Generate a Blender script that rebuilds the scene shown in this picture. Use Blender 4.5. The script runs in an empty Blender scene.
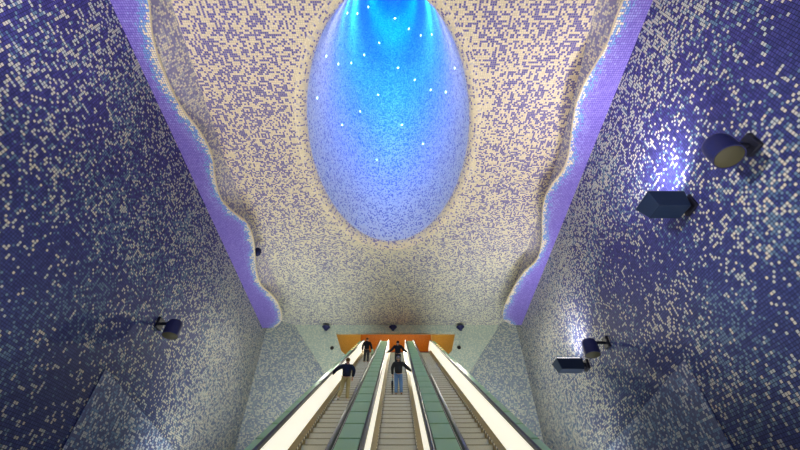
import bpy, bmesh, math, random
from mathutils import Vector, Matrix
random.seed(11)
PI = math.pi
COL = bpy.context.scene.collection
SC = bpy.context.scene
H = 1.6                       # eye height above the lower floor
F = 366.0                     # focal length in pixels of the 800 px frame
PITCH = math.radians(42.5)
CX, CY = 397.0, 225.0
S30 = math.tan(math.radians(30))

# ------------------------------------------------------------------ helpers
def ray(px, py):
    u, v = px - CX, CY - py
    return Vector((u, F*math.cos(PITCH) - v*math.sin(PITCH), F*math.sin(PITCH) + v*math.cos(PITCH)))
def at_z(px, py, z):          # point of the level z seen at a pixel
    d = ray(px, py); s = (z - H)/d.z
    return Vector((0, 0, H)) + d*s
def at_y(px, py, y):
    d = ray(px, py); s = y/d.y
    return Vector((0, 0, H)) + d*s
def at_x(px, py, x):
    d = ray(px, py); s = x/d.x
    return Vector((0, 0, H)) + d*s

def link(name, me, mat=None, parent=None):
    o = bpy.data.objects.new(name, me); COL.objects.link(o)
    if mat is not None:
        for m in (mat if isinstance(mat, (list, tuple)) else [mat]): me.materials.append(m)
    if parent is not None: o.parent = parent
    return o
def obj(name, bm, mat=None, parent=None, smooth=False):
    bmesh.ops.recalc_face_normals(bm, faces=bm.faces)
    me = bpy.data.meshes.new(name); bm.to_mesh(me); bm.free()
    if smooth:
        for p in me.polygons: p.use_smooth = True
        try: me.set_sharp_from_angle(angle=math.radians(40))
        except Exception: pass
    return link(name, me, mat, parent)
def thing(name, label, cat, loc=(0,0,0), rot=(0,0,0), group=None):
    o = bpy.data.objects.new(name, None); COL.objects.link(o)
    o.location = loc; o.rotation_euler = rot; o.empty_display_size = .2
    tag(o, label, cat, group); return o
def tag(o, label, cat, group=None):
    o['label'] = label; o['category'] = cat
    if group: o['group'] = group
    return o
def struct(o):
    o['kind'] = 'structure'; return o
def box(bm, x0, x1, y0, y1, z0, z1, bevel=0):
    r = bmesh.ops.create_cube(bm, size=1)
    vs = r['verts']
    for v in vs:
        v.co = Vector((x0+(v.co.x+.5)*(x1-x0), y0+(v.co.y+.5)*(y1-y0), z0+(v.co.z+.5)*(z1-z0)))
    if bevel:
        es = list({e for v in vs for e in v.link_edges})
        bmesh.ops.bevel(bm, geom=es, offset=bevel, segments=2, affect='EDGES', profile=.6)
    return bm
def tube(bm, pts, rads, seg=16, caps=True):
    pts = [Vector(p) for p in pts]
    if not isinstance(rads, (list, tuple)): rads = [rads]*len(pts)
    rings = []
    prev = None
    for i, p in enumerate(pts):
        t = (pts[min(i+1, len(pts)-1)] - pts[max(i-1, 0)]).normalized()
        if prev is None:
            a = Vector((0,0,1)) if abs(t.z) < .9 else Vector((1,0,0))
            n = t.cross(a).normalized()
        else:
            n = (prev - t*prev.dot(t)).normalized()
        prev = n; b = t.cross(n)
        rings.append([bm.verts.new(p + (n*math.cos(2*PI*k/seg) + b*math.sin(2*PI*k/seg))*rads[i]) for k in range(seg)])
    for a, b in zip(rings, rings[1:]):
        for k in range(seg):
            bm.faces.new((a[k], a[(k+1)%seg], b[(k+1)%seg], b[k]))
    if caps:
        bm.faces.new(list(reversed(rings[0]))); bm.faces.new(rings[-1])
    return bm
def lathe(bm, prof, seg=24, M=None):
    """prof: (r, z) pairs"""
    rings = []
    for r, z in prof:
        if r < 1e-5: rings.append([bm.verts.new((0,0,z))])
        else: rings.append([bm.verts.new((r*math.cos(2*PI*k/seg), r*math.sin(2*PI*k/seg), z)) for k in range(seg)])
    for a, b in zip(rings, rings[1:]):
        for k in range(seg):
            k2 = (k+1) % seg
            if len(a) == 1 and len(b) == 1: continue
            if len(a) == 1: bm.faces.new((a[0], b[k], b[k2]))
            elif len(b) == 1: bm.faces.new((a[k], a[k2], b[0]))
            else: bm.faces.new((a[k], a[k2], b[k2], b[k]))
    if M is not None: bmesh.ops.transform(bm, matrix=M, verts=bm.verts)
    return bm
def sweep(bm, prof, path):
    """prof: closed list of (x, dz); path: list of (y, z) - cut square in plan"""
    rings = [[bm.verts.new((x, y, z+dz)) for x, dz in prof] for y, z in path]
    n = len(prof)
    for a, b in zip(rings, rings[1:]):
        for k in range(n): bm.faces.new((a[k], a[(k+1)%n], b[(k+1)%n], b[k]))
    bm.faces.new(rings[0]); bm.faces.new(list(reversed(rings[-1])))
    return bm
def poly(name, faces, mat, uvf, parent=None):
    """faces: lists of points; uvf(point) -> (u, v) in metres"""
    bm = bmesh.new(); uv = bm.loops.layers.uv.new('UVMap')
    cache = {}
    for f in faces:
        vs = []
        for p in f:
            k = tuple(round(c, 4) for c in p)
            if k not in cache: cache[k] = bm.verts.new(k)
            vs.append(cache[k])
        fc = bm.faces.new(vs)
        for l in fc.loops: l[uv].uv = uvf(l.vert.co)
    me = bpy.data.meshes.new(name); bm.to_mesh(me); bm.free()
    return link(name, me, mat, parent)

# ------------------------------------------------------------------ materials
class N:
    def __init__(self, name):
        self.m = bpy.data.materials.new(name); self.m.use_nodes = True
        self.t = self.m.node_tree; self.t.nodes.clear()
        self.out = self.t.nodes.new('ShaderNodeOutputMaterial')
    def n(self, typ, **kw):
        x = self.t.nodes.new(typ)
        for k, v in kw.items(): setattr(x, k, v)
        return x
    def put(self, sock, v):
        if isinstance(v, bpy.types.NodeSocket): self.t.links.new(v, sock)
        else:
            if sock.type == 'RGBA' and len(v) == 3: v = (*v, 1)
            sock.default_value = v
    def math(self, op, a, b=None, c=None, clamp=False):
        x = self.n('ShaderNodeMath', operation=op); x.use_clamp = clamp
        self.put(x.inputs[0], a)
        if b is not None: self.put(x.inputs[1], b)
        if c is not None: self.put(x.inputs[2], c)
        return x.outputs[0]
    def vmath(self, op, a, b=None):
        x = self.n('ShaderNodeVectorMath', operation=op); self.put(x.inputs[0], a)
        if b is not None: self.put(x.inputs[1], b)
        return x.outputs[0]
    def mix(self, f, a, b):
        x = self.n('ShaderNodeMix', data_type='RGBA'); self.put(x.inputs[0], f)
        self.put(x.inputs[6], a); self.put(x.inputs[7], b); return x.outputs[2]
    def ramp01(self, v, lo, hi):
        x = self.n('ShaderNodeMapRange', interpolation_type='SMOOTHSTEP'); x.clamp = True
        self.put(x.inputs[0], v); self.put(x.inputs[1], lo); self.put(x.inputs[2], hi)
        return x.outputs[0]
    def white(self, vec):
        x = self.n('ShaderNodeTexWhiteNoise', noise_dimensions='3D'); self.put(x.inputs[0], vec); return x.outputs[0]
    def noise(self, vec, scale, detail=2):
        x = self.n('ShaderNodeTexNoise', noise_dimensions='3D'); self.put(x.inputs['Vector'], vec)
        x.inputs['Scale'].default_value = scale; x.inputs['Detail'].default_value = detail
        return x.outputs[0]
    def sep(self, v):
        x = self.n('ShaderNodeSeparateXYZ'); self.put(x.inputs[0], v); return x.outputs
    def comb(self, a, b, c=0.0):
        x = self.n('ShaderNodeCombineXYZ'); self.put(x.inputs[0], a); self.put(x.inputs[1], b); self.put(x.inputs[2], c); return x.outputs[0]
    def uv(self, layer='UVMap'):
        return self.n('ShaderNodeUVMap', uv_map=layer).outputs[0]
    def bsdf(self, color, rough=.5, metal=0., spec=.4, emit=None, estr=0., **kw):
        b = self.n('ShaderNodeBsdfPrincipled')
        self.put(b.inputs['Base Color'], color); self.put(b.inputs['Roughness'], rough)
        self.put(b.inputs['Metallic'], metal); self.put(b.inputs['Specular IOR Level'], spec)
        if emit is not None:
            self.put(b.inputs['Emission Color'], emit); self.put(b.inputs['Emission Strength'], estr)
        self.t.links.new(b.outputs[0], self.out.inputs[0]); return self.m

def hexc(r, g, b):
    f = lambda c: (c/255/12.92) if c/255 <= .04045 else ((c/255+.055)/1.055)**2.4
    return (f(r), f(g), f(b))

def plain(name, col, rough=.5, metal=0., spec=.4, var=.08, scale=6.):
    m = N(name)
    co = m.n('ShaderNodeTexCoord').outputs['Object']
    nz = m.noise(co, scale, 3)
    k = m.math('MULTIPLY_ADD', nz, var*2, 1-var)
    c = m.vmath('MULTIPLY', (*col,), m.comb(k, k, k))
    return m.bsdf(c, rough, metal, spec)

def tile_mat(name, tile, base, mid, pale, dens, midp, grout, seed=0, gw=.07, pair=.45, rough=.38, spec=.35, hook=None):
    """small square tiles in random order; base / mid / pale: colour pairs; dens(m,u,v) and midp(m,u,v): share of each kind"""
    m = N(name)
    uv = m.uv(); x, y, _ = m.sep(uv)
    cu = m.math('DIVIDE', x, tile); cv = m.math('DIVIDE', y, tile)
    iu = m.math('FLOOR', cu); iv = m.math('FLOOR', cv)
    fu = m.math('FRACT', cu); fv = m.math('FRACT', cv)
    r1 = m.white(m.comb(iu, iv, seed+.37))
    r3 = m.white(m.comb(iu, iv, seed+5.11))
    r4 = m.white(m.comb(iu, iv, seed+9.73))
    # short runs of like tiles, as a hand sets them
    pu = m.math('FLOOR', m.math('MULTIPLY_ADD', iv, .5, m.math('MULTIPLY', iu, .5)))
    r2 = m.white(m.comb(pu, iv, seed+13.9))
    ru = m.white(m.comb(iu, m.math('FLOOR', m.math('MULTIPLY_ADD', iu, .5, m.math('MULTIPLY', iv, .5))), seed+21.3))
    p = dens(m, x, y); q = midp(m, x, y)
    a = m.math('LESS_THAN', r1, m.math('MULTIPLY', p, 1-pair))
    b = m.math('LESS_THAN', r2, m.math('MULTIPLY', p, pair*.5))
    c = m.math('LESS_THAN', ru, m.math('MULTIPLY', p, pair*.5))
    isp = m.math('MAXIMUM', a, m.math('MAXIMUM', b, c))
    ism = m.math('LESS_THAN', r3, q)
    cb = m.mix(r4, base[0], base[1]); cm = m.mix(r4, mid[0], mid[1]); cp = m.mix(r4, pale[0], pale[1])
    if hook: cb, cm, cp = hook(m, x, y, cb, cm, cp)
    col = m.mix(isp, m.mix(ism, cb, cm), cp)
    g = m.math('MULTIPLY', m.math('LESS_THAN', m.math('ABSOLUTE', m.math('SUBTRACT', fu, .5)), .5-gw),
               m.math('LESS_THAN', m.math('ABSOLUTE', m.math('SUBTRACT', fv, .5)), .5-gw))
    col = m.mix(g, grout, col)
    return m.bsdf(col, rough, 0, spec)

TILE = .085
NAVY = (hexc(48,46,102), hexc(76,71,142))
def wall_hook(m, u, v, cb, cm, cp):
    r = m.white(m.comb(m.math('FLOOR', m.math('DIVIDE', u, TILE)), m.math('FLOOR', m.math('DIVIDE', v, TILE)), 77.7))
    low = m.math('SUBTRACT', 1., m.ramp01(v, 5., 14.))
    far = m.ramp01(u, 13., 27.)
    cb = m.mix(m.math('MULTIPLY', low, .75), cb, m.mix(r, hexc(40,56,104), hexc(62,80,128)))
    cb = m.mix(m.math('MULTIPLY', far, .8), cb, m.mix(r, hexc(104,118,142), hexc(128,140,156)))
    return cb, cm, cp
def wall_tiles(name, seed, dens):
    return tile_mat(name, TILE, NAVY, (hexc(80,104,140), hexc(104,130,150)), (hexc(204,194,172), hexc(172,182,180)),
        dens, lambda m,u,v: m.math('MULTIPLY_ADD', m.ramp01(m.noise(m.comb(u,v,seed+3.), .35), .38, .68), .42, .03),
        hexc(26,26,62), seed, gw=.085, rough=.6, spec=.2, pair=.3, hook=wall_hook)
def dens_wall(seed, top=.16):
    def f(m, u, v):
        n = m.noise(m.comb(u, v, seed*1.7), .30, 3)
        n2 = m.noise(m.comb(u, v, seed*2.9+4), 1.1, 2)
        p = m.math('MULTIPLY_ADD', m.ramp01(n, .38, .70), .24, .02)
        p = m.math('MULTIPLY_ADD', n2, .10, p)
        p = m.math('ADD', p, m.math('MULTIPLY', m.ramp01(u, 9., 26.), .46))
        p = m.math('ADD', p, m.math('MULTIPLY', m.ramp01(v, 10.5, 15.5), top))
        return m.math('MINIMUM', p, .8)
    return f
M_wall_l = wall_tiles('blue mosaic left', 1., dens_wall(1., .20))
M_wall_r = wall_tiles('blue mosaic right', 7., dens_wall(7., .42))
M_end = tile_mat('pale mosaic', TILE, (hexc(176,194,186), hexc(190,206,194)), (hexc(170,190,186), hexc(196,206,190)),
    (hexc(222,224,202), hexc(206,214,196)), lambda m,u,v: m.math('ADD', .5, 0.), lambda m,u,v: m.math('ADD', .3, 0.), hexc(170,184,176), 3.)
M_splay = tile_mat('grey blue mosaic', TILE, (hexc(128,140,162), hexc(150,160,176)), (hexc(150,168,176), hexc(160,176,176)),
    (hexc(214,212,192), hexc(198,204,192)), lambda m,u,v: m.math('ADD', .45, 0.), lambda m,u,v: m.math('ADD', .3, 0.), hexc(130,140,150), 37., rough=.6)
M_plinth = tile_mat('plinth mosaic', TILE, (hexc(62,70,118), hexc(82,92,134)), (hexc(90,120,160), hexc(110,140,170)),
    (hexc(200,200,190), hexc(190,195,200)), lambda m,u,v: m.math('ADD', .26, m.math('MULTIPLY', m.ramp01(u, 13., 22.), .2)), lambda m,u,v: m.math('ADD', .35, 0.), hexc(60,66,110), 5.)

OC = Vector((-.44, 11.6)); OA, OB = 4.10, 7.55      # throat of the oval shaft
CREAM = (hexc(234,220,192), hexc(220,204,172))
PURP = (hexc(82,76,150), hexc(112,104,172))
def dens_ceil(m, u, v):
    ex = m.math('DIVIDE', m.math('SUBTRACT', u, OC.x), OA); ey = m.math('DIVIDE', m.math('SUBTRACT', v, OC.y), OB)
    e = m.math('SQRT', m.math('ADD', m.math('MULTIPLY', ex, ex), m.math('MULTIPLY', ey, ey)))
    ring = m.math('SUBTRACT', 1., m.ramp01(e, 1.02, 1.34))
    n = m.noise(m.comb(u, v, 2.2), .45, 3)
    p = m.math('MULTIPLY_ADD', n, .6, .31)
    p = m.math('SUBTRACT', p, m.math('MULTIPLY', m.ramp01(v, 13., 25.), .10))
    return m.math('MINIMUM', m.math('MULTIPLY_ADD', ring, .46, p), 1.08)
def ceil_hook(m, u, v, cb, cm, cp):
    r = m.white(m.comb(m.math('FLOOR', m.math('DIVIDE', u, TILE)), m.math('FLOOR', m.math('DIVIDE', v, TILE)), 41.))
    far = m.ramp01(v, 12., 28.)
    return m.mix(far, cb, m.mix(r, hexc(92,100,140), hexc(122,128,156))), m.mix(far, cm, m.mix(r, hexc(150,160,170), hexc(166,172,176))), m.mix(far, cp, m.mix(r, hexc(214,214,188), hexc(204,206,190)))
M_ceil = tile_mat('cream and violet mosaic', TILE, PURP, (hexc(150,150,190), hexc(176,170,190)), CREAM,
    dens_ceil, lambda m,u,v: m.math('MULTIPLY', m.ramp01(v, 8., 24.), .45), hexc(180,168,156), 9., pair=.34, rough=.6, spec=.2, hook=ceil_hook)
M_fascia = tile_mat('grey violet mosaic', TILE, (hexc(132,126,176), hexc(150,144,186)), (hexc(176,174,192), hexc(186,184,196)),
    (hexc(236,224,200), hexc(220,212,196)), lambda m,u,v: m.math('ADD', .45, 0.), lambda m,u,v: m.math('ADD', .35, 0.), hexc(150,145,160), 15., rough=.6)
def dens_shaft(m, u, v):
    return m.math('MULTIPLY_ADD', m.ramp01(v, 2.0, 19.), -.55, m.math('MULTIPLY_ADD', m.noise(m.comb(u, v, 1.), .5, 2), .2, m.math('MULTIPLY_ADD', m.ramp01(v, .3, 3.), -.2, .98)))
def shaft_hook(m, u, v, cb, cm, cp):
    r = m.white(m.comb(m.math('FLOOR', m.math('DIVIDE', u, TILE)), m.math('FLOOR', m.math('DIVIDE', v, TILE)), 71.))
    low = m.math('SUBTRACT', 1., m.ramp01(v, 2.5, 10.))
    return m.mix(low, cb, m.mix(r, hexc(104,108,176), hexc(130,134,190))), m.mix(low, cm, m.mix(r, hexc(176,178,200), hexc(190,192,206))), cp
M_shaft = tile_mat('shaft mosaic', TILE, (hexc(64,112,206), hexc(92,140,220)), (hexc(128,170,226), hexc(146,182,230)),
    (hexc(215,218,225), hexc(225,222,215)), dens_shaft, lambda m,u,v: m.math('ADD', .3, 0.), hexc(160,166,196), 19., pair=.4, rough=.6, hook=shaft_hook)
M_rim = tile_mat('rim mosaic', TILE, PURP, (hexc(190,180,190), hexc(205,195,195)), CREAM,
    lambda m,u,v: m.math('ADD', .88, 0.), lambda m,u,v: m.math('ADD', .4, 0.), hexc(210,195,170), 23., pair=.4)
def band_material():
    m = N('wave band mosaic')
    x, y, _ = m.sep(m.uv()); d, w, _ = m.sep(m.uv('edge'))
    cu = m.math('DIVIDE', x, TILE); cv = m.math('DIVIDE', y, TILE)
    iu = m.math('FLOOR', cu); iv = m.math('FLOOR', cv); fu = m.math('FRACT', cu); fv = m.math('FRACT', cv)
    r1 = m.white(m.comb(iu, iv, .2)); r2 = m.white(m.comb(iu, iv, 4.2)); r3 = m.white(m.comb(iu, iv, 8.8))
    n = m.noise(m.comb(x, y, .3), .9, 2)
    dd = m.math('ADD', d, m.math('MULTIPLY', m.math('SUBTRACT', r1, .5), .34))
    dd = m.math('ADD', dd, m.math('MULTIPLY', m.math('SUBTRACT', n, .5), -.75))
    vio = m.mix(r2, hexc(120,102,188), hexc(142,126,204))
    lil = m.mix(r2, hexc(140,130,206), hexc(152,146,214))
    blu = m.mix(r2, hexc(110,140,205), hexc(130,175,210))
    cre = m.mix(r2, hexc(244,226,180), hexc(225,215,185))
    c = m.mix(m.math('LESS_THAN', m.math('ADD', dd, m.math('MULTIPLY', r3, .5)), .75), vio, lil)
    c = m.mix(m.math('LESS_THAN', dd, .30), c, blu)
    c = m.mix(m.math('LESS_THAN', dd, .10), c, cre)
    g = m.math('MULTIPLY', m.math('LESS_THAN', m.math('ABSOLUTE', m.math('SUBTRACT', fu, .5)), .42),
               m.math('LESS_THAN', m.math('ABSOLUTE', m.math('SUBTRACT', fv, .5)), .42))
    c = m.mix(g, hexc(70,62,150), c)
    return m.bsdf(c, .4, 0, .35)
M_band = band_material()
M_band_edge = plain('cream edge mosaic', hexc(236,222,184), .5)

def tilewall(name, a, b, tile=.12):
    return tile_mat(name, tile, (a, b), (a, b), (b, a), lambda m,u,v: m.math('ADD', .4, 0.), lambda m,u,v: m.math('ADD', .3, 0.), tuple(c*.7 for c in a), 31.)
M_orange = tilewall('orange mosaic', hexc(204,116,8), hexc(216,132,16))
M_ochre = tilewall('ochre mosaic', hexc(232,198,104), hexc(238,208,126))
M_pale_post = plain('pale stone', hexc(226,206,150), .6)
M_floor = plain('dark stone floor', hexc(70,74,84), .45)
M_backwall = plain('grey plaster', hexc(110,112,140), .8)

M_black = plain('black rubber', hexc(24,26,34), .4, spec=.45)
M_truss = plain('dark casing', hexc(38,40,44), .6)
M_frame = plain('dark bronze trim', hexc(62,60,44), .4, .5)
M_navy = plain('navy painted metal', hexc(32,36,82), .55, .1, .25)
M_navy2 = plain('dark teal painted metal', hexc(20,36,62), .45, .1)
M_brack = plain('black bracket metal', hexc(22,24,40), .5, .2)
def green_plate():
    m = N('green glass plate'); co = m.n('ShaderNodeTexCoord').outputs['Object']
    nz = m.noise(co, 2.5, 3); c = m.mix(nz, hexc(148,204,140), hexc(176,222,158))
    return m.bsdf(c, .3, 0, .3)
M_green = green_plate()
def brass():
    m = N('brass skirt'); co = m.n('ShaderNodeTexCoord').outputs['Object']; x, y, z = m.sep(co)
    nz = m.noise(m.comb(m.math('MULTIPLY', y, .4), x, z), 14, 2)
    return m.bsdf(m.mix(nz, hexc(130,112,66), hexc(160,140,88)), .42, .45)
M_brass = brass()
def studs():
    m = N('studded brush strip'); co = m.n('ShaderNodeTexCoord').outputs['Object']; x, y, z = m.sep(co)
    f = m.math('FRACT', m.math('DIVIDE', y, .2)); s = m.math('LESS_THAN', f, .4)
    return m.bsdf(m.mix(s, hexc(40,38,34), hexc(226,216,186)), .4, .2)
M_stud = studs()
def riser():
    m = N('grooved step metal'); co = m.n('ShaderNodeTexCoord').outputs['Object']; x, y, z = m.sep(co)
    f = m.math('FRACT', m.math('DIVIDE', x, .018)); s = m.math('LESS_THAN', f, .5)
    c = m.mix(s, hexc(172,170,150), hexc(216,214,194))
    return m.bsdf(c, .45, .35)
M_step = riser()
M_nose = plain('dark step edge', hexc(140,136,112), .5, .2)
def lit_panel():
    m = N('backlit white glass'); co = m.n('ShaderNodeTexCoord').outputs['Object']; x, y, z = m.sep(co)
    nz = m.noise(m.comb(0., m.math('MULTIPLY', y, 1.), z), .7, 2)
    e = m.mix(nz, (1., .93, .72), (.98, .97, .84))
    return m.bsdf((.85,.85,.78), .2, 0, .4, e, .72)
M_lit = lit_panel()
def glow(name, col, s):
    m = N(name); return m.bsdf(tuple(min(1, c) for c in col), .3, 0, .3, col, s)
M_led = glow('lit white blue lamp', (.62, 1., 1.), 5.)
M_lens = plain('dull yellow lamp glass', hexc(60,58,42), .6, 0, .2)
M_lenslit = glow('lit lamp glass', (1., .96, 1.), 6.)
M_warm = glow('glowing warm glint', (1., .72, .25), 1.6)

# ------------------------------------------------------------------ the hall
ZB, ZC, ZL, YE = 14.2+H, 15.7+H, 12.2+H, 30.55
YB = -12.0
def xr(y): return 8.80 + (y-4.04)*.059
def xl(y): return -(9.88 + (y-4.04)*.053)
YW = 29.2                                             # the side walls end here
def side_wall(name, xf, mat):
    f = [[(xf(YB), YB, 0), (xf(YW), YW, 0), (xf(YW), YW, ZC), (xf(YB), YB, ZC)]]
    return struct(poly(name, f, mat, lambda p: (p.y, p.z)))
side_wall('wall_left', xl, M_wall_l)
side_wall('wall_right', xr, M_wall_r)

# the splayed returns at the far end, blue mosaic, and the pale end wall with its opening
def splay(name, sgn, xf, mat):
    x0 = xf(YW)
    f = [[(x0, YW, ZC), (sgn*9.2, YE, ZC), (sgn*8.74, YE, 14.97+H), (x0, YW, 14.97+H)],
         [(x0, YW, 14.97+H), (sgn*8.74, YE, 14.97+H), (sgn*6.2, YE, 11.7+H), (x0, YW, 11.7+H)],
         [(x0, YW, 11.7+H), (sgn*6.2, YE, 11.7+H), (sgn*4.6, YE, 9.6+H), (x0, YW, 9.6+H)],
         [(x0, YW, 9.6+H), (sgn*4.6, YE, 9.6+H), (sgn*4.6, YE, 0), (x0, YW, 0)]]
    o = poly(name, f, mat, lambda p: (YW + abs(p.x - x0), p.z))
    for q in o.data.polygons: q.use_smooth = True
    return struct(o)
splay('wall_left_return', -1, xl, M_splay)
splay('wall_right_return', 1, xr, M_splay)
ZP = 14.97+H
for nm, s, pt, pb in (('wall_left_jamb', -1, 5.45, 4.8), ('wall_right_jamb', 1, 5.2, 4.72)):
    f = [[(s*8.74, YE, ZP), (s*pt, YE, ZP), (s*pb, YE, 13.3+H), (s*7.43, YE, 13.3+H)],
         [(s*7.43, YE, 13.3+H), (s*pb, YE, 13.3+H), (s*2.99, YE, 11.7+H), (s*6.2, YE, 11.7+H)],
         [(s*6.2, YE, 11.7+H), (s*2.99, YE, 11.7+H), (s*2.99, YE, 9.6+H), (s*4.6, YE, 9.6+H)],
         [(s*4.6, YE, 9.6+H), (0, YE, 9.6+H), (0, YE, 0), (s*4.6, YE, 0)]]
    struct(poly(nm, f, M_end, lambda p: (p.x, p.z)))
bm = bmesh.new()
struct(poly('wall_lintel', [[(-9.2, YE, ZC), (9.2, YE, ZC), (8.74, YE, ZP), (5.2, YE, ZP), (-5.45, YE, ZP), (-8.74, YE, ZP)],
    [(-5.45, YE, ZP), (5.2, YE, ZP), (5.2, YE+.35, ZP), (-5.45, YE+.35, ZP)]], M_end, lambda p: (p.x, p.z+p.y)))

# landing beyond the opening
YO = 35.8
bm = bmesh.new(); box(bm, -2.97, 2.99, 28.3, YE, ZL-.4, ZL); box(bm, -6.5, 6.5, YE+.03, YO+.3, ZL-.4, ZL)
struct(obj('floor_landing', bm, M_floor))
struct(poly('wall_back_orange', [[(-3.75, YO, ZL), (3.62, YO, ZL), (3.62, YO, 20.5), (-3.75, YO, 20.5)]], M_orange, lambda p: (p.x, p.z)))
struct(poly('wall_left_ochre', [[(-5.9, YE+.36, ZL), (-3.75, YO, ZL), (-3.75, YO, 20.5), (-5.9, YE+.36, 20.5)]], M_ochre, lambda p: (p.y, p.z)))
struct(poly('wall_right_ochre', [[(5.7, YE+.36, ZL), (3.62, YO, ZL), (3.62, YO, 20.5), (5.7, YE+.36, 20.5)]], M_ochre, lambda p: (p.y, p.z)))
struct(poly('ceiling_landing', [[(-6.5, YE+.36, 20.5), (6.5, YE+.36, 20.5), (6.5, YO+.3, 20.5), (-6.5, YO+.3, 20.5)]], M_pale_post, lambda p: (p.x, p.y)))
struct(poly('wall_over_lintel', [[(-6.5, YE+.36, ZP), (6.5, YE+.36, ZP), (6.5, YE+.36, 20.5), (-6.5, YE+.36, 20.5)]], M_ochre, lambda p: (p.x, p.z)))
bm = bmesh.new(); box(bm, 3.50, 3.66, YO-.2, YO-.02, ZL, 20.5)
struct(obj('trim_1', bm, M_pale_post))

# floor and back wall of the lower hall
bm = bmesh.new(); box(bm, -10.4, 10.2, YB, 31, -.2, 0)
struct(obj('floor', bm, M_floor))
bm = bmesh.new(); box(bm, -10.4, 9.4, YB-.2, YB, 0, ZC+.2)
struct(obj('wall_back', bm, M_backwall))

# low plinth facets standing a hand's breadth proud of the side walls
def plinth(name, xf, sgn, y0, ztop, y1, ztop1):
    t = .03
    A = lambda y, z, o: (xf(y) - sgn*o, y, z)
    f = [[A(y0,0,t), A(y1,0,t), A(y1,ztop1,t), A(y0,ztop,t)],
         [A(y0,0,0.), A(y0,0,t), A(y0,ztop,t), A(y0,ztop,0.)],
         [A(y0,ztop,t), A(y1,ztop1,t), A(y1,ztop1,0.), A(y0,ztop,0.)]]
    return struct(poly(name, f, M_plinth, lambda p: (p.y, p.z)))
plinth('trim_2', xr, 1, 11.6, 4.75+H, 24., 3.2+H)
plinth('trim_3', xl, -1, 13.0, 5.0+H, 24., 3.4+H)

# ceiling with the oval opening, its rounded rim and the tall shaft
EDGE_L = [(-8.55, YB), (-8.6, 4.5), (-8.85, 8.), (-9.15, 12.), (-9.2, 20.), (-9.25, 25.5), (xl(29.2), 29.2), (-9.2, YE)]
EDGE_R = [(7.55, YB), (7.65, 5.), (8.05, 8.), (8.45, 11.4), (8.85, 18.), (9.15, 26.3), (xr(29.2), 29.2), (9.2, YE)]
def ceiling():
    fil = .55
    NS = 96
    bm = bmesh.new(); uv = bm.loops.layers.uv.new('UVMap')
    corners = EDGE_R + EDGE_L[::-1]
    angs = sorted([2*PI*k/NS for k in range(NS)] + [math.atan2((c[1]-OC.y)/(OB+fil), (c[0]-OC.x)/(OA+fil)) % (2*PI) for c in corners])
    def outer(a):
        dx, dy = (OA+fil)*math.cos(a), (OB+fil)*math.sin(a)
        best = 1e9
        for (p, q) in zip(corners, corners[1:]+corners[:1]):
            ex, ey = q[0]-p[0], q[1]-p[1]
            den = dx*ey - dy*ex
            if abs(den) < 1e-9: continue
            t = ((p[0]-OC.x)*ey - (p[1]-OC.y)*ex)/den
            s = ((p[0]-OC.x)*dy - (p[1]-OC.y)*dx)/den
            if t > 0 and -1e-4 <= s <= 1.0001: best = min(best, t)
        return (OC.x+dx*best, OC.y+dy*best)
    R0 = [bm.verts.new((OC.x+(OA+fil)*math.cos(a), OC.y+(OB+fil)*math.sin(a), ZC)) for a in angs]
    R1 = [bm.verts.new((*outer(a), ZC)) for a in angs]
    n = len(angs)
    for k in range(n):
        k2 = (k+1) % n
        f = bm.faces.new((R0[k], R0[k2], R1[k2], R1[k]))
        for l in f.loops: l[uv].uv = (l.vert.co.x, l.vert.co.y)
    me = bpy.data.meshes.new('ceiling'); bm.to_mesh(me); bm.free()
    struct(link('ceiling', me, M_ceil))
    # rim and shaft
    bm = bmesh.new(); uv = bm.loops.layers.uv.new('UVMap')
    NA = 128; prof = []
    for k in range(7):
        a = k/6*PI/2
        prof.append((fil*(1-math.sin(a)), fil*(1-math.cos(a)), 0))
    HT = 44.
    hs = [.2, .6, 1.2, 2., 3., 4.5, 6.5, 9, 12, 16, 20, 25, 30, 36, HT]
    rows = []
    arc = 0; last = None
    for e, z, _ in prof:
        rows.append((OA+e, OB+e, OC.y, z))
    z0 = prof[-1][1]
    for h in hs:
        t = h/HT
        sc = 1 - .56*t**.9
        rows.append((OA*sc, OB*sc, OC.y + 1.2*t, z0+h))
    rings = []; vv = 0; vs = []
    for i, (a, b, cy, z) in enumerate(rows):
        if i: vv += math.hypot(b-rows[i-1][1], z-rows[i-1][3])
        vs.append(vv)
        rings.append([bm.verts.new((OC.x + a*math.cos(2*PI*k/NA), cy + b*math.sin(2*PI*k/NA), ZC+z)) for k in range(NA)])
    per = [0]
    for k in range(NA):
        p = (OA*math.cos(2*PI*k/NA), OB*math.sin(2*PI*k/NA)); q = (OA*math.cos(2*PI*(k+1)/NA), OB*math.sin(2*PI*(k+1)/NA))
        per.append(per[-1] + math.hypot(p[0]-q[0], p[1]-q[1]))
    for i in range(len(rows)-1):
        for k in range(NA):
            k2 = (k+1) % NA
            f = bm.faces.new((rings[i][k], rings[i][k2], rings[i+1][k2], rings[i+1][k]))
            f.smooth = True
            f.material_index = 0 if i < 5 else 1
            cs = [(per[k], vs[i]), (per[k+1], vs[i]), (per[k+1], vs[i+1]), (per[k], vs[i+1])]
            for l, c in zip(f.loops, cs): l[uv].uv = c
    f = bm.faces.new(rings[-1]); f.material_index = 1
    me = bpy.data.meshes.new('ceiling_shaft'); bm.to_mesh(me); bm.free()
    return struct(link('ceiling_shaft', me, [M_rim, M_shaft])), rows
shaft, SHAFT_ROWS = ceiling()

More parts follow.
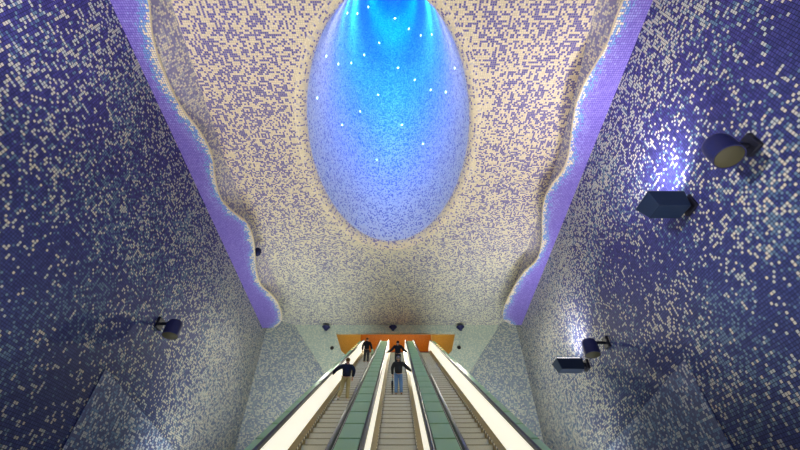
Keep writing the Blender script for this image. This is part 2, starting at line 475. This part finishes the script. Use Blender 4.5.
# sloping grey faces between the ceiling and the wave bands
def fascia(name, sgn, edge):
    f = [[(a[0], a[1], ZC), (b[0], b[1], ZC), (b[0]+sgn*.5, b[1], ZB+.12), (a[0]+sgn*.5, a[1], ZB+.12)] for a, b in zip(edge[:-2], edge[1:-1])]
    return struct(poly(name, f, M_fascia, lambda p: (p.y, p.z)))
fascia('trim_4', -1, EDGE_L)
fascia('trim_5', 1, EDGE_R)

# wave-edged bands along the tops of the side walls
LEFT = [(147,0),(150,20),(152,37),(158,58),(168,83),(180,107),(196,128),(206,143),(212,158),(214.5,175),(220,198),(232,212),(246,223),(253,238),(255,256),(256.5,273),(262,287),(274,298),(280.5,310),(281.5,321),(274,328)]
RIGHT = [(624,0),(615,23),(608,43),(597,63),(585,83),(577,103),(573,123),(570,147),(568,158),(562,173),(551,187),(544,202),(542,222),(542,240),(537,260),(524,273),(513,289),(504.5,307),(503,318),(511,325)]
def band(name, xf, pix, sgn, label):
    pts = [at_z(px, py, ZB) for px, py in pix]
    P = [(p.x, p.y) for p in pts]
    # the same wave goes on over the camera's head
    x0, y0 = P[0]; pre = []
    y = y0 - .9
    while y > YB:
        pre.append((x0 + sgn*.45*(1-math.cos((y0-y)*1.05))*.6, y)); y -= .9
    P = pre[::-1] + P
    Q = []
    for i in range(len(P)-1):                         # Catmull-Rom
        p0, p1, p2, p3 = P[max(i-1,0)], P[i], P[i+1], P[min(i+2,len(P)-1)]
        for k in range(5):
            t = k/5
            Q.append(tuple(.5*((2*b) + (-a+c)*t + (2*a-5*b+4*c-d)*t*t + (-a+3*b-3*c+d)*t**3) for a,b,c,d in zip(p0,p1,p2,p3)))
    Q.append(P[-1])
    bm = bmesh.new(); uv = bm.loops.layers.uv.new('UVMap'); ed = bm.loops.layers.uv.new('edge')
    NC = 8; low, up, D = [], [], []
    for x, y in Q:
        xo = xf(y) - sgn*.004
        # rounded nose at the wave edge
        row = [((x - sgn*0.0) + (xo-x)*k/NC, y) for k in range(NC+1)]
        low.append([bm.verts.new((a, b, ZB)) for a, b in row])
        up.append([bm.verts.new((x, y, ZB+.13)), bm.verts.new((xo, y, ZB+.13))])
    dist = {}
    for r in low:
        for v in r:
            dist[v] = min(math.hypot(v.co.x-a, v.co.y-b) for a, b in Q)
    for i in range(len(Q)-1):
        for k in range(NC):
            f = bm.faces.new((low[i][k], low[i+1][k], low[i+1][k+1], low[i][k+1]))
            for l in f.loops:
                l[uv].uv = (l.vert.co.x, l.vert.co.y); l[ed].uv = (dist[l.vert], 0)
        f = bm.faces.new((low[i][0], low[i+1][0], up[i+1][0], up[i][0])); f.material_index = 1
        f = bm.faces.new((up[i][0], up[i+1][0], up[i+1][1], up[i][1])); f.material_index = 1
    e = [low[-1][k] for k in range(NC+1)] + [up[-1][1], up[-1][0]]
    f = bm.faces.new(e); f.material_index = 1
    me = bpy.data.meshes.new(name); bm.to_mesh(me); bm.free()
    return struct(link(name, me, [M_band, M_band_edge]))
band('trim_6', xl, LEFT, -1, '')
band('trim_7', xr, RIGHT, 1, '')

# ------------------------------------------------------------------ escalators
YT, YS = 28.17, 7.7
def zn(y): return S30*y - 2.465                       # line of the step noses
PATH = [(YS, zn(YS)), (27.3, zn(27.3)), (YT, zn(YT)-.06), (28.9, zn(YT)-.02), (29.7, zn(YT)-.02)]
PITCHX = 1.99
RUN = .4
step_mesh = None
def make_step():
    bm = bmesh.new(); box(bm, -.5, .5, 0, RUN-.004, -.226, 0)
    me_o = bm
    return me_o
def escalator(name, xc, label, right_label=None):
    t = thing(name, label, 'escalator', (xc, YS, zn(YS)), (0,0,0), 'escalators in a row of three')
    ox, oy, oz = xc, YS, zn(YS)
    path = [(y-oy, z-oz) for y, z in PATH]
    b = bmesh.new(); sweep(b, [(-.66,-.9),(.66,-.9),(.66,-.26),(-.66,-.26)], path); obj('truss', b, M_truss, t)
    for s in (-1, 1):
        q = lambda L: [(s*x, z) for x, z in L]
        b = bmesh.new(); sweep(b, q([(.51,-.25),(.51,.07),(.645,.17),(.645,-.25)]), path); obj('skirt', b, M_brass, t)
        b = bmesh.new(); sweep(b, q([(.50,.02),(.50,.062),(.512,.075),(.512,.02)]), path); obj('brush_strip', b, M_stud, t)
        b = bmesh.new(); sweep(b, q([(.645,.171),(.645,.965),(.668,.965),(.668,.171)]), path); obj('balustrade_panel', b, M_lit, t)
        b = bmesh.new(); sweep(b, q([(.632,.966),(.632,1.0),(.642,1.045),(.665,1.06),(.695,1.06),(.715,1.045),(.725,1.0),(.725,.93),(.669,.93),(.669,.966)]), path)
        obj('handrail', b, M_black, t, smooth=True)
    b = bmesh.new(); box(b, -.52, .52, YT-oy+.02, YT-oy+1.2, ZL-oz, ZL-oz+.03); obj('comb_plate', b, M_red, t)
    return t
M_red = plain('red brown threshold', hexc(150,52,16), .5)
YFIRST = 8.1
NSTEP = int((YT - YFIRST)/RUN)
ESC = []
for nm, xc, lab in (('escalator', -PITCHX, 'left escalator with a man in beige trousers riding up beside its lit side panel'),
                    ('escalator', 0., 'middle escalator carrying the person in blue jeans up the hall'),
                    ('escalator', PITCHX, 'empty escalator with no riders, rightmost of the three')):
    t = escalator(nm, xc, lab); ESC.append(t)
b = bmesh.new(); box(b, -.5, .5, 0, RUN-.003, -.24, 0); b2 = b
proto = obj('step', b, M_step, ESC[0])
nb = bmesh.new(); box(nb, -.5, .5, -.006, .03, -.022, .002)
pn = obj('step_nose', nb, M_nose, proto)
def step_loc(k, xc): y = YFIRST + k*RUN; return Vector((0, y-YS, zn(y)-zn(YS)))
first = True
for t in ESC:
    for k in range(NSTEP):
        if first: s = proto; first = False
        else:
            s = proto.copy(); COL.objects.link(s); s.parent = t
            c = pn.copy(); COL.objects.link(c); c.parent = s
        s.location = step_loc(k, t.location.x)
def stand(px, py, xc):                                # tread under a pixel row
    d = 9.15*144/(py-306); v = -(py-CY)/F*d
    y = d*math.cos(PITCH) - v*math.sin(PITCH)
    k = round((y - .2 - YFIRST)/RUN); y = YFIRST + k*RUN
    return y, zn(y)

# decks of green glass plates between and outside the escalators
def deck(x0, x1, label):
    oz = zn(YS)
    t = thing('escalator_deck', label, 'deck', ((x0+x1)/2, YS, oz), (0,0,0), 'green glass decks along the escalators')
    xc = (x0+x1)/2; h = (x1-x0)/2
    path = [(y-YS, z-oz) for y, z in PATH]
    b = bmesh.new(); sweep(b, [(-h,-.9),(h,-.9),(h,.925),(-h,.925)], path); obj('deck_frame', b, M_frame, t)
    y = 0.1; L = .86
    pb = bmesh.new()
    w = h - .035
    vs = []
    for (yy, zz) in ((0, 0), (L-.07, (L-.07)*S30)):
        for (xx, dz) in ((-w, .927), (w, .927), (w, .96), (-w, .96)):
            vs.append(pb.verts.new((xx, yy, zz+dz)))
    for f in ((3,2,1,0),(4,5,6,7),(0,1,5,4),(1,2,6,5),(2,3,7,6),(3,0,4,7)): pb.faces.new([vs[i] for i in f])
    p0 = None
    while y + L < 27.3-YS+.9:
        if p0 is None: p0 = obj('glass_plate', pb, M_green, t); p = p0
        else:
            p = p0.copy(); COL.objects.link(p); p.parent = t
        p.location = (0, y, y*S30); y += L
    return t
E = .728
deck(-PITCHX+E, -E, 'green glass deck strip between the left and the middle escalator')
deck(E, PITCHX-E, 'green glass deck strip between the middle and the right escalator')
dl = deck(-2.97, -PITCHX-E, 'narrow green glass deck strip along the left wall side')
dr = deck(PITCHX+E, 2.99, 'narrow green glass deck strip along the right wall side')

# ------------------------------------------------------------------ lamps
def aim(o, d):                                        # local -Z along d
    o.rotation_euler = Vector(d).to_track_quat('-Z', 'Y').to_euler()
def light(name, kind, loc, d, energy, col, **kw):
    L = bpy.data.lights.new(name, kind); L.energy = energy; L.color = col
    for k, v in kw.items(): setattr(L, k, v)
    o = bpy.data.objects.new(name, L); COL.objects.link(o); o.location = loc
    if d is not None: aim(o, d)
    return o

def cylinder_lamp(px, py, off, xf, sgn, label, dia=.74, tilt=(0,0,0)):
    y = at_x(px, py, (xf(10))-sgn*off).y
    p = at_x(px, py, xf(y)-sgn*off)
    t = thing('wall_spotlight', label, 'lamp', p, (0,0,0), 'round spotlights on the walls')
    r = dia/2
    Mh = Matrix.Rotation(tilt[0], 4, 'X') @ Matrix.Rotation(tilt[1], 4, 'Y')
    b = bmesh.new(); lathe(b, [(0,r*1.25),(r*.5,r*1.22),(r*.84,r*1.02),(r*.97,r*.7),(r,r*.2),(r,-r),(r*.93,-r),(r*.93,-r*.86),(0,-r*.86)], 28, Mh)
    obj('housing', b, M_navy, t, True)
    b = bmesh.new(); lathe(b, [(0,-r*.87),(r*.92,-r*.87),(r*.9,-r*1.0),(r*.5,-r*1.12),(0,-r*1.16)], 28, Mh)
    obj('lens', b, M_lens, t, True)['label'] = 'dull yellow glass lens'
    wx = xf(p.y) - p.x
    b = bmesh.new(); tube(b, [Mh @ Vector((sgn*r*.8,0,r*.7)), (sgn*(r+.1),0.03,r*.8), (wx-sgn*.1,0.05,r*.8)], .07, 12)
    obj('arm', b, M_brack, t, True)
    b = bmesh.new(); box(b, min(wx, wx-sgn*.12), max(wx, wx-sgn*.12), -.16, .24, r*.8-.24, r*.8+.24, .02)
    obj('wall_plate', b, M_brack, t)
    return t, p
cyl1, c1 = cylinder_lamp(722, 150, .95, xr, 1, 'large round navy wall spotlight on the right wall, above the nearer box floodlight', .66, (-.10,.12))
cyl2, c2 = cylinder_lamp(590.5, 348, .85, xr, 1, 'smaller round navy spotlight on the right wall, touching the farther box floodlight in view', .66, (-.08,.05))
cyl3, c3 = cylinder_lamp(173, 329, .75, xl, -1, 'lone round navy spotlight on the dark blue left wall', .66, (-.08,-.05))

def box_lamp(px, py, xf, label, L=1.12, hh=.26, yy=.40):
    y = at_x(px, py, xf(12)).y; p = at_x(px, py, xf(y))
    t = thing('box_floodlight', label, 'lamp', p, (0,0,0), 'box floodlights on the right wall')
    b = bmesh.new(); box(b, -.30-L, -.30, -yy, yy, -hh, hh, .03)
    for v in b.verts:                                  # the lower edge is drawn in, the outer end slopes
        if v.co.z < 0: v.co.y *= .72; v.co.x = v.co.x + (.16 if v.co.x < -1 else 0)
    obj('housing', b, M_navy2, t)
    b = bmesh.new(); box(b, -.22-L, -.38, -yy+.08, yy-.08, hh+.002, hh+.03); obj('lamp_glass', b, M_lenslit, t)['label'] = 'lit glass facing up the wall'
    b = bmesh.new(); box(b, -.30, -.1, -.14, .14, -.10, .12, .02); obj('arm', b, M_brack, t)
    b = bmesh.new(); box(b, -.1, .02, -.26, .26, -.2, .26, .015); obj('wall_plate', b, M_brack, t)
    return t, p
bx1, b1p = box_lamp(691, 206, xr, 'big dark teal box floodlight on the right wall below a bright patch, nearer one')
bx2, b2p = box_lamp(587, 366, xr, 'small looking dark teal box floodlight low on the right wall near the escalators', 1.3)

# three small lamps under the end of the ceiling
for px, lab in ((326, 'small blue cone lamp on the pale lintel, above the left side wall'),
                (393, 'small blue cone lamp on the lintel right over the middle escalator'),
                (460.5, 'small blue cone lamp on the pale lintel, right of the orange opening')):
    p = at_y(px, 328.3, YE-.3)
    t = thing('cone_lamp', lab, 'lamp', p, (0,0,0), 'small lamps on the lintel')
    b = bmesh.new(); lathe(b, [(0,.16),(.34,.16),(.36,.12),(.13,-.13),(.12,-.2),(0,-.2)], 20); obj('shade', b, M_navy, t, True)
    b = bmesh.new(); box(b, -.06, .06, 0, .30, .02, .12); obj('bracket', b, M_brack, t)
# small lamp by the left wave edge
p = at_x(257.5, 252, -9.05)
t = thing('ball_lamp', 'tiny dark blue lamp peeping out behind the left wave edge', 'lamp', p)
b = bmesh.new(); lathe(b, [(0,.26),(.18,.22),(.24,.05),(.22,-.16),(.12,-.26),(0,-.26)], 20); obj('housing', b, M_navy, t, True)
b = bmesh.new(); tube(b, [(-.1,0,.1),(-.42,0,.2)], .05, 10); obj('arm', b, M_brack, t)
# two dark round sensors on the jambs
for px, py, lab in ((332, 348, 'small black round camera on the pale wall left of the orange opening'), (459, 347.5, 'small black round camera on the pale wall right of the orange opening')):
    p = at_y(px, py, YE)
    t = thing('wall_camera', lab, 'camera', p)
    b = bmesh.new(); lathe(b, [(0,.16),(.07,.15),(.12,.08),(.13,0),(0,0)], 16, Matrix.Rotation(PI/2, 4, 'X')); obj('dome', b, M_black, t, True)
    b = bmesh.new(); lathe(b, [(0,.02),(.17,.02),(.17,0),(0,0)], 16, Matrix.Rotation(PI/2, 4, 'X')); obj('base_plate', b, M_brack, t)
# glowing pieces added as warm reflections along the tops of the outer decks
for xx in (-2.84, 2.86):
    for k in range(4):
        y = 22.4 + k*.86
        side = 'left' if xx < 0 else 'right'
        t = thing('deck_glint', f'tiny warm yellow glint of reflected light on the outer deck strip at the {side} end of the landing', 'lamp', (xx, y, zn(y)+.961), (math.radians(30),0,0), f'warm glints on the {side} deck')
        b = bmesh.new(); box(b, -.07, .07, -.04, .04, 0, .03, .008); obj('lens', b, M_warm, t)  # no real fixture: this glowing block is the glint itself
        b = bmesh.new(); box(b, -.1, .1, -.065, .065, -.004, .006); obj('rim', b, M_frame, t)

# points of light on the shaft wall
LEDS = [(347,13),(357,13.5),(368,7),(395,18.6),(409,29),(421,35.5),(432,34.5),(379,43),(364,55),(351,63),(338,64),(326,56),(398,68),(415,80),(431,90),(446,92),(378,95),(360,111.5),(342,125),(402,125),(423,144),(376.5,160),(455,68),(317,98)]
def hit_shaft(px, py):
    d = ray(px, py).normalized(); o = Vector((0,0,H)); tt = 17.5
    while tt < 90:
        q = o + d*tt; z = q.z - ZC
        if z > .9:
            for (a0,b0,c0,z0), (a1,b1,c1,z1) in zip(SHAFT_ROWS, SHAFT_ROWS[1:]):
                if z0 <= z <= z1:
                    k = (z-z0)/(z1-z0); a, b, c = a0+(a1-a0)*k, b0+(b1-b0)*k, c0+(c1-c0)*k
                    if ((q.x-OC.x)/a)**2 + ((q.y-c)/b)**2 >= 1: return q, Vector((-(q.x-OC.x)/a/a, -(q.y-c)/b/b, 0)).normalized()
        tt += .04
    return None
for px, py in LEDS:
    h = hit_shaft(px, py)
    if not h: continue
    q, nrm = h
    r = .0042*q.length*.62
    b = bmesh.new(); lathe(b, [(0,1.),(.5,.87),(.87,.5),(1.,0),(0,0)], 12)
    bmesh.ops.scale(b, vec=(r,r,r*.8), verts=b.verts)
    o = obj('point_lamp', b, M_led, None, True)
    o.location = q; o.rotation_euler = nrm.to_track_quat('Z','Y').to_euler()
    tag(o, 'pinpoint of white blue light set in the wall of the oval shaft', 'lamp', 'points of light in the oval shaft')

# ------------------------------------------------------------------ people
M_skin = plain('skin', hexc(196,150,120), .55)
def cloth(name, c): return plain(name, c, .85, 0, .2, .15, 12)
def skinmesh(name, V, Eg, root, mat, parent=None, sub=2):
    me = bpy.data.meshes.new(name)
    me.from_pydata([v[0] for v in V], Eg, [])
    o = link(name, me, None, None)
    md = o.modifiers.new('skin', 'SKIN'); md.use_smooth_shade = True; md.branch_smoothing = .4
    lay = me.skin_vertices[0].data
    for i, v in enumerate(V):
        r = v[1]; lay[i].radius = r if isinstance(r, tuple) else (r, r); lay[i].use_root = (i == root)
    if sub:
        sm = o.modifiers.new('sub', 'SUBSURF'); sm.levels = sub; sm.render_levels = sub
    dg = bpy.context.evaluated_depsgraph_get(); dg.update()
    new = bpy.data.meshes.new_from_object(o.evaluated_get(dg))
    o.modifiers.clear(); old = o.data; o.data = new; bpy.data.meshes.remove(old)
    new.name = name; new.materials.clear(); new.materials.append(mat)
    for p in new.polygons: p.use_smooth = True
    if parent: o.parent = parent
    return o
def person(label, loc, scale, J, mats, rotz=0, hair_r=1.0):
    """J: joints in metres, figure 1.70 m tall looking along +Y"""
    V = []; Eg = []; idx = {}
    def v(n, co, r, to=None):
        idx[n] = len(V); V.append((tuple(co), r))
        if to: Eg.append((idx[to], idx[n]))
    g = J.get
    lean = J.get('lean', 0.)
    v('pelvis', (0,0,.93), (.13,.10))
    v('waist', (0,lean*.3,1.08), (.125,.09), 'pelvis')
    v('chest', (0,lean*.7,1.27), (.15,.105), 'waist')
    v('neckb', (0,lean,1.43), (.075,.07), 'chest')
    v('neck', (0,lean+.01,1.49), .052, 'neckb')
    v('jaw', (0,lean+.03,1.56), (.066,.075), 'neck')
    v('skull', (0,lean+.02,1.62), (.078,.092), 'jaw')
    v('crown', (0,lean+.015,1.675), (.05,.06), 'skull')
    v('nose', (0,lean+.125,1.585), .012, 'jaw')
    for s, n in ((-1,'l'),(1,'r')):
        v('ear'+n, (s*.088,lean+.01,1.59), .014, 'jaw')
        sh = Vector((s*.185, lean, 1.385)); el = Vector(g('el'+n)); wr = Vector(g('wr'+n))
        v('sh'+n, sh, .062, 'chest'); v('el'+n, el, .043, 'sh'+n); v('wr'+n, wr, .030, 'el'+n)
        d = (wr-el).normalized(); side = d.cross(Vector((0,1,0)))
        if side.length < .2: side = d.cross(Vector((1,0,0)))
        side.normalize(); nrm = d.cross(side)
        pm = wr + d*.06; v('palm'+n, pm, (.034,.022), 'wr'+n)
        for k, (ln, off) in enumerate(((.062,-.028),(.075,-.010),(.070,.010),(.055,.028))):
            b0 = pm + d*.03 + side*off; v(f'f{k}{n}', b0, .0095, 'palm'+n)
            v(f'g{k}{n}', b0 + d*ln*.5 + nrm*.010, .0085, f'f{k}{n}')
            v(f'h{k}{n}', b0 + d*ln*.8 + nrm*.035, .007, f'g{k}{n}')
        th = wr + d*.03 + side*-.035; v('t0'+n, th, .011, 'palm'+n); v('t1'+n, th + side*-.02 + d*.035 + nrm*.015, .009, 't0'+n)
        hp = Vector((s*.095, 0, .87)); kn = Vector(g('kn'+n)); an = Vector(g('an'+n))
        v('hp'+n, hp, .085, 'pelvis'); v('kn'+n, kn, .058, 'hp'+n); v('an'+n, an, .040, 'kn'+n)
        v('toe'+n, an + Vector((s*.02,.15,-.05)), (.038,.025), 'an'+n)
    body = skinmesh('person', V, Eg, 0, M_skin)
    body.location = loc; body.scale = (scale,)*3; body.rotation_euler = (0,0,rotz)
    tag(body, label, 'person', 'people riding the escalators')
    # jacket
    JV = []; JE = []; ji = {}
    def jv(n, co, r, to=None):
        ji[n] = len(JV); JV.append((tuple(co), r))
        if to: JE.append((ji[to], ji[n]))
    jv('hem', (0,0,J.get('hem', .84)), (.20,.155)); jv('waist', (0,lean*.3,1.08), (.195,.15), 'hem'); jv('chest', (0,lean*.7,1.27), (.20,.155), 'waist')
    jv('coll', (0,lean,1.43), (.10,.09), 'chest'); jv('coll2', (0,lean,1.485), (.072,.072), 'coll')
    for s, n in ((-1,'l'),(1,'r')):
        el = Vector(g('el'+n)); wr = Vector(g('wr'+n)); sh = Vector((s*.185, lean, 1.385))
        jv('sh'+n, sh, .098, 'chest'); jv('el'+n, el, .078, 'sh'+n); jv('wr'+n, wr, .058, 'el'+n)
    skinmesh('jacket', JV, JE, 0, mats['jacket'], body)
    TV = []; TE = []; ti = {}
    def tv(n, co, r, to=None):
        ti[n] = len(TV); TV.append((tuple(co), r))
        if to: TE.append((ti[to], ti[n]))
    tv('pelvis', (0,0,.94), (.155,.12))
    for s, n in ((-1,'l'),(1,'r')):
        tv('hp'+n, (s*.095,0,.84), .108, 'pelvis'); tv('kn'+n, g('kn'+n), .080, 'hp'+n); tv('an'+n, Vector(g('an'+n))+Vector((0,0,.0)), .068, 'kn'+n)
    skinmesh('trousers', TV, TE, 0, mats['trousers'], body)
    for s, n in ((-1,'l'),(1,'r')):
        an = Vector(g('an'+n))
        skinmesh('shoe', [((an.x, an.y-.045, an.z-.035), (.046,.042)), ((an.x+s*.012, an.y+.08, an.z-.04), (.05,.036)), ((an.x+s*.022, an.y+.18, an.z-.05), (.042,.026))], [(0,1),(1,2)], 0, mats['shoe'], body)
    hb = bmesh.new(); bmesh.ops.create_uvsphere(hb, u_segments=20, v_segments=14, radius=1)
    for w in hb.verts:
        x, y, z = w.co
        f = .06 if (y > .35 and z < .25) else 0          # short at the face, lower at the nape
        w.co = Vector((x*(.090-f*.2)*hair_r, lean + .012 + y*(.103-f)*hair_r, 1.632 + z*(.082 if z > 0 else .095)*hair_r))
    obj('hair', hb, mats['hair'], body, True)
    return body
BLACK = cloth('black cloth', hexc(22,24,30)); NAVYC = cloth('dark navy cloth', hexc(28,34,52)); CHAR = cloth('charcoal cloth', hexc(48,50,48))
KHAKI = cloth('khaki cloth', hexc(150,140,98)); JEANS = cloth('blue denim', hexc(92,124,160)); DARKT = cloth('dark trousers', hexc(44,46,50))
SHOEW = cloth('pale shoe leather', hexc(190,186,170)); SHOEB = cloth('dark shoe leather', hexc(34,32,32))
HBROWN = cloth('brown hair', hexc(104,76,40)); HGREY = cloth('grey hair', hexc(150,146,132)); HBLK = cloth('black hair', hexc(24,20,18))
RAIL = 1.06
# man on the left escalator, left arm out to the rail
y, z = stand(344, 397, -PITCHX)
person('man in black jacket and khaki trousers on the left escalator, arm stretched to the handrail', (-PITCHX-.06, y+.16, z), 1.02,
    dict(ell=(-.44,.04,1.22), wrl=(-.60,.16,1.06), elr=(.30,-.06,1.14), wrr=(.25,.08,.93),
         knl=(-.13,-.04,.48), anl=(-.20,-.22,.085), knr=(.10,.03,.48), anr=(.11,-.05,.085), lean=.06),
    dict(jacket=NAVYC, trousers=KHAKI, shoe=SHOEW, hair=HBROWN))
# person further up the left escalator with a bag
y2, z2 = stand(366, 361, -PITCHX)
person('person in charcoal jacket and dark trousers near the top of the left escalator', (-PITCHX-.02, y2+.2, z2), 1.03,
    dict(ell=(-.27,.02,1.13), wrl=(-.28,.10,.90), elr=(.28,.00,1.13), wrr=(.31,.10,.92),
         knl=(-.10,.03,.49), anl=(-.11,-.05,.085), knr=(.10,.03,.49), anr=(.11,-.02,.085)),
    dict(jacket=BLACK, trousers=DARKT, shoe=SHOEB, hair=HBROWN))
M_bag = cloth('pale green bag cloth', hexc(150,176,140)); M_bag2 = cloth('dark bag strap', hexc(40,50,44))
t = thing('shoulder_bag', 'pale green bag hanging from the arm of the person near the top left', 'bag', (-PITCHX+.36, y2+.26, z2+.60))
b = bmesh.new(); box(b, -.07, .07, -.17, .17, 0, .34, .04); obj('bag_body', b, M_bag, t, True)
b = bmesh.new(); tube(b, [(0,-.13,.33),(-.02,-.09,.5),(-.03,0,.56),(-.02,.09,.5),(0,.13,.33)], .014, 8); obj('strap', b, M_bag2, t, True)
# two people on the middle escalator
y3, z3 = stand(399, 394, 0)
person('person in dark jacket and blue jeans on the middle escalator, holding an umbrella', (.06, y3+.2, z3), 1.0,
    dict(ell=(-.27,.00,1.13), wrl=(-.25,.10,.90), elr=(.38,.06,1.20), wrr=(.57,.14,1.07),
         knl=(-.09,.04,.49), anl=(-.10,-.04,.085), knr=(.11,.02,.49), anr=(.12,-.07,.085), lean=.05),
    dict(jacket=CHAR, trousers=JEANS, shoe=SHOEB, hair=HGREY))
t = thing('umbrella', 'closed dark umbrella hanging from the left hand of the person in jeans', 'umbrella', (-.20, y3+.31, z3+.02))
b = bmesh.new(); lathe(b, [(0,.05),(.018,.10),(.045,.50),(.04,.62),(.015,.66),(0,.66)], 14); obj('canopy', b, BLACK, t, True)
b = bmesh.new(); tube(b, [(0,0,.0),(0,0,.06)], .007, 8); obj('tip', b, M_brack, t)
b = bmesh.new(); tube(b, [(0,0,.66),(0,0,.86),(.02,0,.91),(.05,0,.92),(.075,0,.88)], .013, 8); obj('handle', b, M_frame, t, True)
y4, z4 = stand(400, 367, 0)
person('person all in black high on the middle escalator with both arms out to the handrails', (.05, y4+.2, z4), 1.04,
    dict(ell=(-.36,.0,1.13), wrl=(-.60,.12,1.05), elr=(.35,.0,1.13), wrr=(.55,.12,1.05),
         knl=(-.10,.03,.49), anl=(-.11,-.05,.085), knr=(.10,.03,.49), anr=(.11,-.05,.085), lean=.03),
    dict(jacket=BLACK, trousers=DARKT, shoe=SHOEB, hair=HBLK))

# ------------------------------------------------------------------ light
WARM = (1., .95, .86); PALE = (.97, 1., .90); COOL = (.82, .84, 1.)
# unseen fill lights added low beside the escalators to brighten ceiling and walls
for sx in (-1, 1):
    light('floor_fill', 'AREA', (sx*5.0, 7, .6), (-sx*.16,.05,1), 900, WARM, shape='RECTANGLE', size=2.5, size_y=12, spread=math.radians(115))
    light('floor_fill', 'AREA', (sx*6.2, 21, 2.5), (-sx*.18,.10,1), 1250, PALE, shape='RECTANGLE', size=3., size_y=15, spread=math.radians(140))
light('side_flood', 'AREA', (xl(1)+1.4, .8, 9.), (-.25,.1,1), 160, (.86,.84,1.), shape='RECTANGLE', size=.9, size_y=.5, spread=math.radians(130))
light('cross_fill', 'SPOT', (-7.5, -1., 9.5), Vector((xr(7.6), 7.6, 11.6))-Vector((-7.5,-1.,9.5)), 9500, (.94,.90,1.), spot_size=math.radians(46), spot_blend=1., shadow_soft_size=.3)  # unseen spot added to brighten the upper right wall
light('cross_fill', 'SPOT', (6.5, -1., 9.5), Vector((xl(2.5), 2.5, 12.8))-Vector((6.5,-1.,9.5)), 5500, (.90,.86,1.), spot_size=math.radians(34), spot_blend=1., shadow_soft_size=.3)  # its added counterpart, lifting the near top of the left wall
light('hall_fill', 'AREA', (0, -9, 13.5), (0,.45,-.6), 500, COOL, shape='RECTANGLE', size=8, size_y=3)  # unseen fill light added behind the camera
# floodlights on the wall brackets
for p, e in ((b1p, 190), (b2p, 130)):
    light('flood_beam', 'AREA', (p.x-1.15, p.y, p.z+.36), (.22,0,1), e, (.96,.93,1.), shape='RECTANGLE', size=.9, size_y=.5, spread=math.radians(130))
# the small lamps on the lintel shine back down over the escalators
for px in (326, 393, 460.5):
    p = at_y(px, 328.3, YE-.3)
    light('lintel_beam', 'SPOT', (p.x, p.y-.1, p.z-.3), (0,-1,-1.1), 2000, (1.,.97,.78), spot_size=math.radians(84), spot_blend=.8, shadow_soft_size=.15)
# blue lamps high on the near side of the shaft
for sx in (-1, 1):
    light('shaft_light', 'AREA', (OC.x+sx*.7, 9.3, ZC+31), (sx*.8,1,.3), 1100, (.0,.33,1.), shape='DISK', size=1.2)
    light('shaft_light', 'AREA', (OC.x+sx*1.6, 7.9, ZC+17), (sx*1.5,1,.1), 2000, (.02,.36,1.), shape='DISK', size=1.2)
for sx in (-1, 1):
    light('shaft_light', 'AREA', (OC.x+sx*1.4, 6.6, ZC+10), (sx*1.,.45,.5), 420, (.03,.42,1.), shape='DISK', size=.8)
light('shaft_light', 'AREA', (OC.x, 5.35, ZC+4.4), (0,1,.05), 300, (.88,.92,1.), shape='RECTANGLE', size=2.4, size_y=.4)  # unseen pale fill, added to lighten the lower far wall of the shaft
# warm lamps over the landing
light('landing_lamp', 'AREA', (0, 33.0, 20.3), (0,.1,-1), 130, (1.,.80,.46), shape='RECTANGLE', size=7, size_y=1.5)

w = bpy.data.worlds.new('World'); SC.world = w; w.use_nodes = True
w.node_tree.nodes['Background'].inputs[0].default_value = (.5,.55,.8,1); w.node_tree.nodes['Background'].inputs[1].default_value = .02

cam = bpy.data.cameras.new('camera'); cam.sensor_width = 36; cam.lens = 36*F/800; cam.shift_x = 3/800
cam.clip_start = .05; cam.clip_end = 300
co = bpy.data.objects.new('camera', cam); COL.objects.link(co); co.location = (0,0,H); co.rotation_euler = (PI/2+PITCH, 0, 0)
SC.camera = co
SC.view_settings.view_transform = 'Standard'; SC.view_settings.look = 'None'
SC.view_settings.exposure = 0.0; SC.view_settings.gamma = 1.0; SC.view_settings.use_curve_mapping = False
